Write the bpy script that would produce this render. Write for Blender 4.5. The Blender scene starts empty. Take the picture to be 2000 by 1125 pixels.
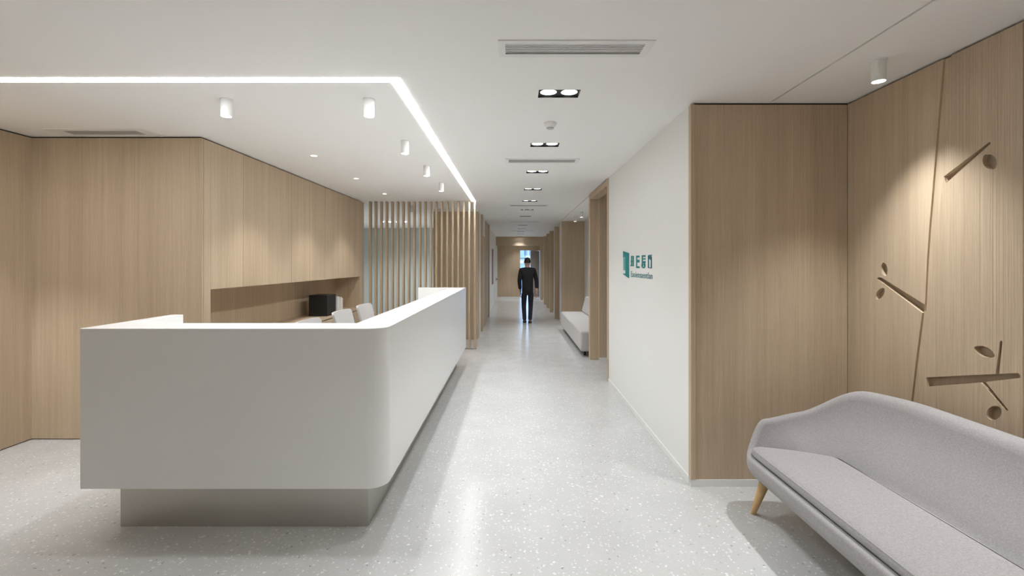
import bpy, bmesh, math, random
from mathutils import Vector, Matrix
from mathutils.geometry import tessellate_polygon
random.seed(7)
SC = bpy.context.scene
COL = SC.collection
R = math.radians
H = 2.577            # ceiling height
EYE = 1.5
F = 900.0            # focal length in pixels of a 2000 px wide frame

# ------------------------------------------------------------------ camera
cam_d = bpy.data.cameras.new('camera')
cam = bpy.data.objects.new('camera', cam_d); COL.objects.link(cam)
cam.location = (0, 0, EYE); cam.rotation_euler = (R(90), 0, 0)
cam_d.sensor_width = 36; cam_d.lens = F/2000*36
cam_d.shift_x = -3/2000; cam_d.shift_y = -48.5/2000
cam_d.clip_start = 0.02; cam_d.clip_end = 200
SC.camera = cam
# ------------------------------------------------------------------ world, exposure
w = bpy.data.worlds.new('daylight'); SC.world = w; w.use_nodes = True
bg = w.node_tree.nodes['Background']
bg.inputs[0].default_value = (0.50, 0.72, 1.0, 1); bg.inputs[1].default_value = 4.0
vs = SC.view_settings
vs.view_transform = 'Standard'; vs.look = 'None'; vs.gamma = 1; vs.use_curve_mapping = False
vs.exposure = 0.42
SC.cycles.diffuse_bounces = 8
# light levels (watts / emission strengths) of the room's lamps
TWIN_W = 32.0
CYL_W = 42.0
SPOT_W = 48.0
STRIP_E = 26.0
LAMP_E = 9.0
WARM = (1.0, 0.97, 0.93)
NEUT = (0.96, 0.98, 1.0)

# ------------------------------------------------------------------ materials
def mat(name, col, rough=0.5, metal=0.0, spec=0.5, emit=None, estr=0.0):
    m = bpy.data.materials.new(name); m.use_nodes = True
    b = m.node_tree.nodes['Principled BSDF']
    b.inputs['Base Color'].default_value = (*col, 1)
    b.inputs['Roughness'].default_value = rough
    b.inputs['Metallic'].default_value = metal
    b.inputs['Specular IOR Level'].default_value = spec
    if emit:
        b.inputs['Emission Color'].default_value = (*emit, 1); b.inputs['Emission Strength'].default_value = estr
    return m

def nodes(m):
    nt = m.node_tree
    def N(t, **kw):
        n = nt.nodes.new(t)
        for k, v in kw.items(): setattr(n, k, v)
        return n
    return nt, N, nt.links.new

def paint(name, col, rough=0.6, spec=0.3, bump=0.02, scale=180):
    m = mat(name, col, rough, 0, spec)
    nt, N, L = nodes(m); b = nt.nodes['Principled BSDF']
    g = N('ShaderNodeNewGeometry'); n = N('ShaderNodeTexNoise'); n.inputs['Scale'].default_value = scale
    L(g.outputs['Position'], n.inputs['Vector'])
    bp = N('ShaderNodeBump'); bp.inputs['Strength'].default_value = bump; bp.inputs['Distance'].default_value = 0.002
    L(n.outputs['Fac'], bp.inputs['Height']); L(bp.outputs[0], b.inputs['Normal'])
    return m

def wood(name, dark, light, rough=0.5, relief=0.25, ribs=0.0, axis='Z', spec=0.35):
    """straight-grained oak veneer: grain runs along `axis`, every object gets its own cut of the log"""
    m = mat(name, light, rough, 0, spec)
    nt, N, L = nodes(m); b = nt.nodes['Principled BSDF']
    g = N('ShaderNodeNewGeometry'); oi = N('ShaderNodeObjectInfo')
    off = N('ShaderNodeVectorMath', operation='MULTIPLY_ADD')
    comb = N('ShaderNodeCombineXYZ')
    for i in range(3): L(oi.outputs['Random'], comb.inputs[i])
    L(comb.outputs[0], off.inputs[0]); off.inputs[1].default_value = (37, 53, 29); L(g.outputs['Position'], off.inputs[2])
    def stretched(sx, sz):
        mp = N('ShaderNodeVectorMath', operation='MULTIPLY')
        mp.inputs[1].default_value = (sx, sx, sz) if axis == 'Z' else ((sx, sz, sx) if axis == 'Y' else (sz, sx, sx))
        L(off.outputs[0], mp.inputs[0]); return mp.outputs[0]
    def noise(vec, sc, det, rg=0.55, dist=0.0):
        n = N('ShaderNodeTexNoise'); n.inputs['Scale'].default_value = sc; n.inputs['Detail'].default_value = det
        n.inputs['Roughness'].default_value = rg; n.inputs['Distortion'].default_value = dist
        L(vec, n.inputs['Vector']); return n.outputs['Fac']
    broad = noise(stretched(5, 0.25), 1, 2)
    mid = noise(stretched(34, 0.55), 1, 4, 0.6, 0.6)
    fine = noise(stretched(190, 4.0), 1, 3, 0.65)
    pore = noise(stretched(420, 16), 1, 2, 0.6)
    def mix(a, bb, f):
        x = N('ShaderNodeMix'); x.inputs[0].default_value = f
        L(a, x.inputs[2]); L(bb, x.inputs[3]); return x.outputs[0]
    g1 = mix(broad, mid, 0.55); g2 = mix(g1, fine, 0.33); g3 = mix(g2, pore, 0.14)
    cr = N('ShaderNodeValToRGB'); e = cr.color_ramp.elements
    e[0].position = 0.31; e[0].color = (*dark, 1); e[1].position = 0.67; e[1].color = (*light, 1)
    L(g3, cr.inputs[0])
    L(cr.outputs[0], b.inputs['Base Color'])
    hgt = mix(fine, mid, 0.35)
    if ribs > 0:
        rb = noise(stretched(105, 0.10), 1, 1, 0.4, 0.15)
        hgt = mix(hgt, rb, ribs)
    bp = N('ShaderNodeBump'); bp.inputs['Strength'].default_value = relief; bp.inputs['Distance'].default_value = 0.012 if ribs else 0.004
    L(hgt, bp.inputs['Height']); L(bp.outputs[0], b.inputs['Normal'])
    return m

def fabric(name, a, c, scale=1.0):
    m = mat(name, a, 0.95, 0, 0.15)
    nt, N, L = nodes(m); b = nt.nodes['Principled BSDF']
    b.inputs['Sheen Weight'].default_value = 0.25; b.inputs['Sheen Roughness'].default_value = 0.5
    g = N('ShaderNodeNewGeometry')
    fs = []
    for v in ((1400, 260, 260), (260, 1400, 300), (300, 300, 1400)):
        mp = N('ShaderNodeVectorMath', operation='MULTIPLY'); mp.inputs[1].default_value = [q*scale*0.35 for q in v]
        L(g.outputs['Position'], mp.inputs[0])
        n = N('ShaderNodeTexNoise'); n.inputs['Scale'].default_value = 1; n.inputs['Detail'].default_value = 2
        L(mp.outputs[0], n.inputs['Vector']); fs.append(n.outputs['Fac'])
    a1 = N('ShaderNodeMath', operation='ADD'); L(fs[0], a1.inputs[0]); L(fs[1], a1.inputs[1])
    a2 = N('ShaderNodeMath', operation='ADD'); L(a1.outputs[0], a2.inputs[0]); L(fs[2], a2.inputs[1])
    a3 = N('ShaderNodeMath', operation='DIVIDE'); L(a2.outputs[0], a3.inputs[0]); a3.inputs[1].default_value = 3
    cr = N('ShaderNodeValToRGB'); e = cr.color_ramp.elements
    e[0].position = 0.38; e[0].color = (*a, 1); e[1].position = 0.62; e[1].color = (*c, 1)
    L(a3.outputs[0], cr.inputs[0]); L(cr.outputs[0], b.inputs['Base Color'])
    bp = N('ShaderNodeBump'); bp.inputs['Strength'].default_value = 0.35; bp.inputs['Distance'].default_value = 0.002
    L(a3.outputs[0], bp.inputs['Height']); L(bp.outputs[0], b.inputs['Normal'])
    return m

def terrazzo():
    m = mat('terrazzo', (0.55, 0.55, 0.53), 0.22, 0, 0.4)
    nt, N, L = nodes(m); b = nt.nodes['Principled BSDF']
    g = N('ShaderNodeNewGeometry')
    warp = N('ShaderNodeTexNoise'); warp.inputs['Scale'].default_value = 45; warp.inputs['Detail'].default_value = 1
    L(g.outputs['Position'], warp.inputs['Vector'])
    wv = N('ShaderNodeVectorMath', operation='MULTIPLY_ADD'); wv.inputs[1].default_value = (0.024, 0.024, 0)
    L(warp.outputs['Color'], wv.inputs[0]); L(g.outputs['Position'], wv.inputs[2])
    base = (0.50, 0.50, 0.49)
    n0 = N('ShaderNodeTexNoise'); n0.inputs['Scale'].default_value = 3; n0.inputs['Detail'].default_value = 3
    L(g.outputs['Position'], n0.inputs['Vector'])
    cr = N('ShaderNodeValToRGB'); e = cr.color_ramp.elements
    e[0].position = .3; e[0].color = (base[0]*.96, base[1]*.96, base[2]*.96, 1); e[1].position = .7; e[1].color = (base[0]*1.04, base[1]*1.04, base[2]*1.04, 1)
    L(n0.outputs['Fac'], cr.inputs[0])
    col = cr.outputs[0]
    # (cells per metre, chip size as a share of the cell, share of cells with a chip, chip colour)
    for sc, size, keep, c in ((44, 0.24, 0.50, (0.65, 0.65, 0.64)), (30, 0.19, 0.55, (0.70, 0.70, 0.69)), (75, 0.26, 0.45, (0.58, 0.58, 0.57)), (24, 0.14, 0.35, (0.33, 0.33, 0.32)), (48, 0.17, 0.2, (0.40, 0.40, 0.39)), (90, 0.22, 0.3, (0.50, 0.50, 0.49))):
        v = N('ShaderNodeTexVoronoi'); v.inputs['Scale'].default_value = sc; v.inputs['Randomness'].default_value = 1
        sh = N('ShaderNodeVectorMath', operation='ADD'); sh.inputs[1].default_value = (sc*1.7, sc*.9, 0)
        flat = N('ShaderNodeVectorMath', operation='MULTIPLY'); flat.inputs[1].default_value = (1, 1, 0)
        L(wv.outputs[0], flat.inputs[0]); L(flat.outputs[0], sh.inputs[0]); L(sh.outputs[0], v.inputs['Vector'])
        near = N('ShaderNodeMath', operation='LESS_THAN'); L(v.outputs['Distance'], near.inputs[0]); near.inputs[1].default_value = size
        sp = N('ShaderNodeSeparateColor'); L(v.outputs['Color'], sp.inputs[0])
        pick = N('ShaderNodeMath', operation='LESS_THAN'); L(sp.outputs[0], pick.inputs[0]); pick.inputs[1].default_value = keep
        both = N('ShaderNodeMath', operation='MULTIPLY'); L(near.outputs[0], both.inputs[0]); L(pick.outputs[0], both.inputs[1])
        mx = N('ShaderNodeMix', data_type='RGBA'); L(both.outputs[0], mx.inputs[0]); L(col, mx.inputs[6]); mx.inputs[7].default_value = (*c, 1)
        col = mx.outputs[2]
    L(col, b.inputs['Base Color'])
    rn = N('ShaderNodeTexNoise'); rn.inputs['Scale'].default_value = 6; rn.inputs['Detail'].default_value = 4
    L(g.outputs['Position'], rn.inputs['Vector'])
    mr = N('ShaderNodeMapRange'); mr.inputs[3].default_value = 0.19; mr.inputs[4].default_value = 0.27
    L(rn.outputs['Fac'], mr.inputs[0]); L(mr.outputs[0], b.inputs['Roughness'])
    return m

def brushed(name, col, rough=0.32):
    m = mat(name, col, rough, 1.0)
    nt, N, L = nodes(m); b = nt.nodes['Principled BSDF']
    g = N('ShaderNodeNewGeometry'); mp = N('ShaderNodeVectorMath', operation='MULTIPLY'); mp.inputs[1].default_value = (1.2, 1.2, 420)
    L(g.outputs['Position'], mp.inputs[0])
    n = N('ShaderNodeTexNoise'); n.inputs['Scale'].default_value = 1; n.inputs['Detail'].default_value = 3; L(mp.outputs[0], n.inputs['Vector'])
    mr = N('ShaderNodeMapRange'); mr.inputs[3].default_value = rough-.08; mr.inputs[4].default_value = rough+.14
    L(n.outputs['Fac'], mr.inputs[0]); L(mr.outputs[0], b.inputs['Roughness'])
    bp = N('ShaderNodeBump'); bp.inputs['Strength'].default_value = .08; bp.inputs['Distance'].default_value = .001
    L(n.outputs['Fac'], bp.inputs['Height']); L(bp.outputs[0], b.inputs['Normal'])
    return m

OAK_D, OAK_L = (0.40, 0.30, 0.20), (0.64, 0.515, 0.37)
M = dict(
    ceil=paint('ceiling_paint', (0.88, 0.875, 0.865)),
    white=paint('wall_paint', (0.80, 0.80, 0.775), 0.45),
    trimw=mat('white_trim', (0.80, 0.80, 0.78), 0.4),
    oak=wood('oak_veneer', OAK_D, OAK_L),
    oak_h=wood('oak_veneer_level', OAK_D, OAK_L, axis='Y'),
    oak_x=wood('oak_veneer_cross', OAK_D, OAK_L, axis='X'),
    oak_rough=wood('brushed_oak', OAK_D, OAK_L, 0.42, 0.8, 0.7, spec=0.5),
    oak_mid=wood('brushed_oak_panel', OAK_D, OAK_L, 0.45, 0.6, 0.3, spec=0.4),
    oak_back=wood('shaded_oak_back', (0.27, 0.20, 0.13), (0.42, 0.335, 0.235)),  # same oak darkened: shade of the carved recesses put into the colour
    oak_leg=wood('beech_leg', (0.42, 0.26, 0.11), (0.62, 0.42, 0.21)),
    gap=mat('shadow_gap_black', (0.02, 0.017, 0.014), 0.8),
    slot=mat('slot_grey', (0.22, 0.22, 0.21), 0.7),
    floor=terrazzo(),
    desk=mat('white_solid_surface', (0.82, 0.82, 0.81), 0.22, 0, 0.5),
    plinth=brushed('brushed_steel', (0.56, 0.54, 0.50)),
    black=mat('black_plastic', (0.012, 0.012, 0.013), 0.35),
    blackm=mat('black_matt', (0.009, 0.009, 0.009), 0.6),
    grey=mat('grille_grey', (0.42, 0.42, 0.41), 0.6),
    sensor=mat('sensor_grey', (0.50, 0.50, 0.49), 0.5),
    lampw=mat('lamp_white', (0.80, 0.80, 0.79), 0.4),
    glow=mat('lamp_glow', (1, 1, 1), 0.5, emit=NEUT, estr=LAMP_E),
    strip=mat('light_strip', (1, 1, 1), 0.5, emit=NEUT, estr=STRIP_E),
    chair=mat('chair_shell_white', (0.44, 0.43, 0.42), 0.5),
    chrome=mat('chrome', (0.7, 0.7, 0.7), 0.2, 1.0),
    paper=mat('paper', (0.78, 0.77, 0.74), 0.7),
    sofa=fabric('grey_wool', (0.265, 0.252, 0.25), (0.375, 0.36, 0.357), 1.3),
    bench=fabric('pale_bench_cloth', (0.42, 0.40, 0.39), (0.52, 0.50, 0.49)),
    teal=mat('teal', (0.0, 0.23, 0.235), 0.45),
    teal_l=mat('pale_teal', (0.14, 0.40, 0.37), 0.45),
    teal_d=mat('dark_teal', (0.012, 0.17, 0.20), 0.45),
    glassw=mat('back_painted_glass', (0.42, 0.45, 0.43), 0.15),
    greydoor=mat('grey_door', (0.30, 0.28, 0.27), 0.5),
    rust=mat('orange_brown', (0.30, 0.105, 0.025), 0.5),
    skin=mat('skin', (0.50, 0.30, 0.22), 0.55), hair=mat('hair', (0.025, 0.02, 0.018), 0.6),
    jacket=mat('black_cloth', (0.012, 0.012, 0.014), 0.9), trousers=mat('navy_cloth', (0.015, 0.017, 0.026), 0.9),
    shoe=mat('shoe_dark', (0.03, 0.028, 0.026), 0.5), sole=mat('shoe_sole', (0.55, 0.54, 0.52), 0.6),
    facade=mat('outdoor_wall', (0.20, 0.27, 0.40), 0.7), facade2=mat('outdoor_wall_pale', (0.62, 0.68, 0.74), 0.7),
)
pane = bpy.data.materials.new('clear_glass'); pane.use_nodes = True
_b = pane.node_tree.nodes['Principled BSDF']; _b.inputs['Transmission Weight'].default_value = 1; _b.inputs['Roughness'].default_value = 0.0; _b.inputs['IOR'].default_value = 1.05
M['pane'] = pane

# ------------------------------------------------------------------ builders
def link(name, me, m, parent=None, loc=(0, 0, 0), smooth=False):
    if m is not None: me.materials.append(M[m] if isinstance(m, str) else m)
    if smooth:
        for p in me.polygons: p.use_smooth = True
    o = bpy.data.objects.new(name, me); COL.objects.link(o); o.location = loc
    if parent: o.parent = parent
    return o
def from_bm(name, bm, m, parent=None, loc=(0, 0, 0), smooth=False):
    me = bpy.data.meshes.new(name); bmesh.ops.recalc_face_normals(bm, faces=bm.faces[:]); bm.to_mesh(me); bm.free()
    return link(name, me, m, parent, loc, smooth)
def tag(o, label=None, cat=None, group=None, kind=None):
    if label: o['label'] = label
    if cat: o['category'] = cat
    if group: o['group'] = group
    if kind: o['kind'] = kind
    return o
def thing(name, label, cat, loc=(0, 0, 0), group=None, rz=0):
    o = bpy.data.objects.new(name, None); COL.objects.link(o); o.location = loc; o.rotation_euler = (0, 0, rz)
    o.empty_display_size = .1
    return tag(o, label, cat, group)
def struct(o): o['kind'] = 'structure'; return o
def add_box(bm, x0, x1, y0, y1, z0, z1, bev=0.0, seg=2):
    vs_ = [bm.verts.new(p) for p in ((x0,y0,z0),(x1,y0,z0),(x1,y1,z0),(x0,y1,z0),(x0,y0,z1),(x1,y0,z1),(x1,y1,z1),(x0,y1,z1))]
    fs = [bm.faces.new([vs_[i] for i in q]) for q in ((0,3,2,1),(4,5,6,7),(0,1,5,4),(1,2,6,5),(2,3,7,6),(3,0,4,7))]
    if bev > 0:
        es = list({e for f in fs for e in f.edges})
        bmesh.ops.bevel(bm, geom=es, offset=bev, segments=seg, affect='EDGES', profile=.5)
def box(name, x0, x1, y0, y1, z0, z1, m, parent=None, bev=0.0, seg=2):
    """world-placed box; vertices are stored round the parent's place"""
    p = parent.matrix_world.translation if False else (Vector(parent.location) if parent else Vector())
    pp = parent.parent if parent else None
    while pp: p = p + Vector(pp.location); pp = pp.parent
    bm = bmesh.new(); add_box(bm, x0-p.x, x1-p.x, y0-p.y, y1-p.y, z0-p.z, z1-p.z, bev, seg)
    return from_bm(name, bm, m, parent)
def add_lathe(bm, prof, n=32, c=(0, 0, 0), caps=True):
    rings = []
    for r_, z in prof:
        rings.append([bm.verts.new((c[0]+r_*math.cos(2*math.pi*i/n), c[1]+r_*math.sin(2*math.pi*i/n), c[2]+z)) for i in range(n)])
    for a, b in zip(rings, rings[1:]):
        for i in range(n): bm.faces.new((a[i], a[(i+1) % n], b[(i+1) % n], b[i]))
    if caps:
        bm.faces.new(rings[0][::-1]); bm.faces.new(rings[-1])
def add_tube(bm, pts, radii, n=12, caps=True):
    rings = []
    for k, p in enumerate(pts):
        p = Vector(p); d = (Vector(pts[min(k+1, len(pts)-1)]) - Vector(pts[max(k-1, 0)])).normalized()
        u = d.cross(Vector((0, 0, 1)));
        if u.length < 1e-4: u = Vector((1, 0, 0))
        u.normalize(); v = d.cross(u).normalized()
        rings.append([bm.verts.new(p + radii[k]*(math.cos(2*math.pi*i/n)*u + math.sin(2*math.pi*i/n)*v)) for i in range(n)])
    for a, b in zip(rings, rings[1:]):
        for i in range(n): bm.faces.new((a[i], a[(i+1) % n], b[(i+1) % n], b[i]))
    if caps: bm.faces.new(rings[0][::-1]); bm.faces.new(rings[-1])
def plate(name, outer, holes, t, fn, m, parent=None):
    """flat plate with holes: 2D outlines, thickness t, fn(u, v, depth) -> 3D point"""
    polys = [outer] + list(holes)
    tris = tessellate_polygon([[Vector((u, v, 0)) for u, v in p] for p in polys])
    flat = [q for p in polys for q in p]; n = len(flat)
    verts = [fn(u, v, 0) for u, v in flat] + [fn(u, v, t) for u, v in flat]
    faces = [tuple(tr) for tr in tris] + [tuple(n+i for i in reversed(tr)) for tr in tris]
    k = 0
    for p in polys:
        L_ = len(p)
        for i in range(L_):
            a, b = k+i, k+(i+1) % L_
            faces.append((a, b, n+b, n+a))
        k += L_
    off = Vector(parent.location) if parent else Vector()
    me = bpy.data.meshes.new(name); me.from_pydata([Vector(v)-off for v in verts], [], faces)
    bm = bmesh.new(); bm.from_mesh(me); bmesh.ops.recalc_face_normals(bm, faces=bm.faces[:]); bm.to_mesh(me); bm.free()
    return link(name, me, m, parent)
def circ(x, y, r, n=32): return [(x+r*math.cos(2*math.pi*i/n), y+r*math.sin(2*math.pi*i/n)) for i in range(n)]
def rect(x0, x1, y0, y1): return [(x0, y0), (x1, y0), (x1, y1), (x0, y1)]
def copy_tree(o, loc=None):
    c = o.copy(); COL.objects.link(c)
    if loc is not None: c.location = loc
    for ch in list(o.children):
        d = ch.copy(); COL.objects.link(d); d.parent = c
        for g in list(ch.children):
            e = g.copy(); COL.objects.link(e); e.parent = d
    return c
def spot(name, parent, loc, watts, size, blend=0.7, radius=0.03, col=NEUT):
    l = bpy.data.lights.new(name, 'SPOT'); l.energy = watts; l.spot_size = R(size); l.spot_blend = blend
    l.shadow_soft_size = radius; l.color = col
    o = bpy.data.objects.new(name, l); COL.objects.link(o); o.parent = parent; o.location = loc
    return o

# ================================================================== ROOM SHELL
X0, X1, Y0, Y1 = -6.5, 3.4, -3.0, 19.62
struct(box('floor', X0, X1, Y0, 20.4, -0.12, 0, 'floor'))

TWIN_Y = [(2.93, .288), (4.20, .284), (5.45, .282), (6.73, .282), (8.01, .282), (9.29, .275), (10.58, .27), (13.1, .265), (14.45, .26), (15.8, .26), (17.1, .26), (18.60, .25)]
VEST = [(19.1, .25)]
TWIN_BACK = [(1.66, .288), (0.4, .288), (-0.9, .288), (-0.9, -1.6), (-0.9, -3.3)]  # last two: unseen lamps off the row, added to brighten the desk front
VENTS = [(-.075, .687, 2.221, 2.397), (-.085, .685, 4.74, 4.94), (-.085, .655, 8.50, 8.70), (-.10, .68, 11.85, 12.05), (-.10, .68, 15.1, 15.3)]
LVENT = (-3.74, -2.99, 3.70, 3.885)
SPOTS = [(-2.0, 4.616), (-2.0, 5.86), (-2.0, 7.15)]
SX = -0.66     # outer edge of the light strip
strip_hole = [(-6.4, 2.677), (SX, 2.677), (SX, 8.025), (SX-.066, 8.025), (SX-.066, 2.737), (-6.4, 2.737)]
holes = [strip_hole]
for y, x in TWIN_Y + TWIN_BACK + VEST: holes.append(rect(x-.129, x+.129, y-.067, y+.067))
for v in VENTS: holes.append(rect(v[0]+.02, v[1]-.02, v[2]+.02, v[3]-.02))
holes.append(rect(LVENT[0]+.03, LVENT[1]-.03, LVENT[2]+.03, LVENT[3]-.03))
for x, y in SPOTS: holes.append(circ(x, y, .035, 20))
holes.append(rect(1.715, 1.729, -2.98, 3.085))
holes.append(rect(1.205, 1.216, 7.28, 11.80))
ceiling = struct(plate('ceiling', rect(X0, X1, Y0, 20.4), holes, .03, lambda u, v, d: (u, v, H+d), 'ceil'))
box('ceiling_slab', X0, X1, Y0, 20.4, H+.12, H+.24, 'ceil', ceiling)
box('shadow_gap', 1.705, 1.739, -2.99, 3.09, H+.03, H+.06, 'slot', ceiling)
box('shadow_gap', 1.200, 1.221, 7.27, 11.81, H+.03, H+.06, 'slot', ceiling)

def wall(name, *a, m='white', parent=None): return struct(box(name, *a, m, parent))
# outer enclosure (behind the camera and behind the panelling)
wall('wall_behind', X0, X1, Y0-.12, Y0, 0, H)
wall('wall_far_right', X1, X1+.12, Y0, 12.2, 0, H)

# ---- left wall, panelled in oak with black joints at floor and ceiling
TOP, BOT = H-.012, .008
wl = wall('wall_left', -4.30, -4.12, Y0, 3.95, 0, H, m='gap')
ys = [-3.0, -1.6, -.45, .75, 1.95, 3.925]
for a, b in zip(ys, ys[1:]): box('wood_panel', -4.12, -4.10, a+.001, b-.001, BOT, TOP, 'oak', wl)
wf = wall('wall_left_front', -4.12, -2.672, 3.94, 4.02, 0, H, m='gap')
box('wood_panel', -4.10, -2.652, 3.92, 3.94, BOT, TOP, 'oak', wf)
# ---- built-in wall of cabinets behind the desk
CX = -2.65
cab = thing('wall_cabinet', 'long built-in oak wall cabinet with handleless doors above an open niche', 'cabinet', (CX-.2, 6, 0))
for i in range(8):
    a = 4.03+.49*i
    box('door', CX-.02, CX, a+.0018, a+.4882, 1.27, TOP, 'oak', cab)
box('carcass', CX-.42, CX-.022, 4.03, 7.95, 1.275, H, 'gap', cab)
box('niche_ceiling', CX-.42, CX-.02, 4.03, 7.95, 1.268, 1.275, 'oak_h', cab)
box('back_panel', CX-.44, CX-.42, 4.03, 7.95, .1, 1.27, 'oak', cab)
box('side_panel', CX-.44, CX, 3.942, 4.03, BOT, TOP, 'oak', cab)
box('side_panel', CX-.44, CX, 7.95, 8.16, BOT, TOP, 'oak', cab)
base = thing('base_cabinet', 'low oak drawer cabinet in the niche below the worktop', 'cabinet', (CX-.2, 6, 0))
box('carcass', CX-.42, CX-.03, 4.035, 7.945, .09, .70, 'gap', base)
box('toe_kick', CX-.38, CX-.06, 4.035, 7.945, 0, .09, 'blackm', base)
for i in range(8):
    a = 4.03+.49*i
    box('drawer', CX-.025, CX-.005, a+.0015, a+.4885, .10, .40, 'oak', base)
    box('drawer', CX-.025, CX-.005, a+.0015, a+.4885, .403, .688, 'oak', base)
tag(box('worktop', CX-.42, CX-.002, 4.032, 7.948, .70, .74, 'oak_h', bev=.002), 'oak worktop running along the niche behind the desk', 'worktop')

# ---- right: pier with white wall, oak recess
wr = wall('wall_right', 1.2, 2.32, 3.13, 5.80, 0, H)
box('corner_post', 1.19, 1.222, 3.09, 3.135, .048, TOP, 'oak', wr, .001)
box('wood_panel', 1.2225, 2.244, 3.097, 3.13, .048, TOP, 'oak_mid', wr)
box('shadow_gap', 1.22, 2.25, 3.105, 3.13, TOP, H, 'gap', wr)
struct(box('baseboard_right', 1.192, 1.2, 3.14, 5.80, 0, .048, 'trimw', bev=.002))
struct(box('baseboard_recess', 1.190, 2.244, 3.0935, 3.1, 0, .047, 'trimw', bev=.002))
# recess side wall X = 2.244 with the carved tree
wt = wall('wall_recess', 2.28, 2.42, -3.0, 3.13, 0, H, m='gap')
WX = 2.244
def wp(x, y):
    d = WX*F/(x-1003.); return (d, EYE-(y-514.)/F*d)
def ellipse_px(cx, cy, a, b, ang, pts=None, n=28, pinch=0.0):
    out = []
    ca, sa = math.cos(R(ang)), math.sin(R(ang))
    for i in range(n):
        t = 2*math.pi*i/n; u = a*math.cos(t); v = b*math.sin(t)*(1-pinch*abs(math.cos(t))**3)
        out.append(wp(cx+u*ca-v*sa, cy+u*sa+v*ca))
    return out
trunk_l = [(1842.5, 118), (1815, 443), (1811, 500), (1803.5, 600), (1789, 703), (1779, 790), (1752, 1010)]
trunk_r = [(1858.5, 110), (1849.5, 240), (1842, 345), (1832, 443), (1826, 500), (1819, 605), (1806, 703), (1796, 790), (1768, 1010)]
def clampz(p): return (p[0], min(max(p[1], BOT), TOP))
tl = [wp(*p) for p in trunk_l]; tr = [wp(*p) for p in trunk_r]
tl[0] = (tl[0][0], TOP); tr[0] = (tr[0][0], TOP); tl[-1] = (tl[-1][0], BOT); tr[-1] = (tr[-1][0], BOT)
branch = [wp(1806.5, 595), wp(1722, 542.5), wp(1716, 541.5), wp(1712.5, 544), wp(1801, 611)]
left_outline = [(3.094, BOT), (3.094, TOP), tl[0], tl[1], tl[2]] + branch + tl[4:]
deep = lambda u, v, d: (WX+d, u, v)
plate('wood_panel', left_outline, [ellipse_px(1727, 526, 13.3, 6.4, 82, pinch=.25), ellipse_px(1719, 573.5, 13.0, 7.0, -58, pinch=.3)], .026, deep, 'oak', wt)
big = [wp(*p) for p in ((1809, 737), (1880, 733.5), (1944.3, 730.2), (1953, 667), (1955.5, 664.7), (1957.8, 667.5), (1951.5, 730), (1988, 728.6), (1993, 733), (1992, 738.2), (1925, 746), (1968.8, 800), (1968.5, 803), (1965.5, 803.2), (1915.5, 747), (1811.5, 755))]
twig = [wp(*p) for p in ((1843.6, 344.6), (1931, 277.8), (1933.5, 277.3), (1934.8, 280.5), (1848.2, 357.5))]
right_outline = tr + [(2.03, BOT), (2.03, TOP)]
plate('wood_panel', right_outline, [big, twig, ellipse_px(1933, 315.8, 17.0, 13.2, 52, pinch=.3), ellipse_px(1923, 687, 21.5, 9.6, 24, pinch=.3), ellipse_px(1941.5, 806.5, 15.6, 13.2, -32, pinch=.1)], .026, deep, 'oak_rough', wt)
plate('trunk_strip', [(p[0]-.003, p[1]) for p in tr]+[(p[0]+.003, p[1]) for p in reversed(tl)], [], .010, lambda u, v, d: (WX+.010+d, u, v), 'oak', wt)
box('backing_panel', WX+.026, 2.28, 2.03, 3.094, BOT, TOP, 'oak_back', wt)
for a, b in ((-3.0, -1.2), (-1.2, .6), (.6, 1.9)): box('wood_panel', 2.256, 2.266, a+.002, b-.002, BOT, TOP, 'oak_rough', wt)
box('wood_panel', 2.2445, 2.266, 1.99, 2.0275, BOT, TOP, 'oak', wt)

# ---- passage to the right behind its oak portal, bench alcove
wall('wall_passage_far', 1.32, X1, 7.10, 7.22, 0, H, m='oak')
struct(box('baseboard_passage', 1.32, X1, 7.092, 7.10, 0, .045, 'trimw'))
wall('wall_passage_near', 1.33, X1, 5.72, 5.80, 0, H)
portal = thing('doorway_frame', 'oak doorway frame in the white wall beside the bench alcove', 'door frame', (1.25, 6.5, 0))
box('jamb', 1.188, 1.325, 5.80, 5.865, 0, H-.012, 'oak', portal, .002)
box('jamb', 1.188, 1.325, 7.16, 7.28, 0, H-.012, 'oak', portal, .002)
box('lintel', 1.188, 1.325, 5.865, 7.16, H-.085, H-.012, 'oak_h', portal, .002)
wall('wall_alcove', 1.82, 1.94, 7.22, 11.84, 0, H)
we = wall('wall_alcove_end', 1.205, 1.82, 11.84, 11.95, 0, H, m='white')
box('wood_panel', 1.225, 1.818, 11.82, 11.84, .045, H, 'oak', we)
box('baseboard', 1.225, 1.818, 11.815, 11.84, 0, .045, 'trimw', we)
# right side of the corridor beyond
wc = wall('wall_corridor_right', 1.225, 1.4, 11.95, 18.8, 0, H)
def corridor_door(n, side, xw, proj, a, b, h, desc):
    """door with an oak frame standing proud of a corridor wall (side = +1 right wall, -1 left wall)"""
    d = bpy.data.objects.new('door_%d' % n, None); COL.objects.link(d); d.location = (xw, (a+b)/2, 0); struct(d)
    x0, x1 = (xw-proj, xw) if side > 0 else (xw, xw+proj)
    box('jamb', x0, x1, a, a+.075, 0, h, 'oak', d, .002)
    f0, f1 = (xw-.025, xw) if side > 0 else (xw, xw+.025)
    box('jamb', f0, f1, b-.075, b, 0, h, 'oak', d, .002)
    box('lintel', f0, f1, a+.075, b-.075, h-.075, h, 'oak_h', d, .002)
    xl = (xw-.02, xw-.001) if side > 0 else (xw+.001, xw+.02)
    box('door_leaf', xl[0], xl[1], a+.078, b-.078, .008, h-.078, 'oak', d)
    return d
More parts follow.
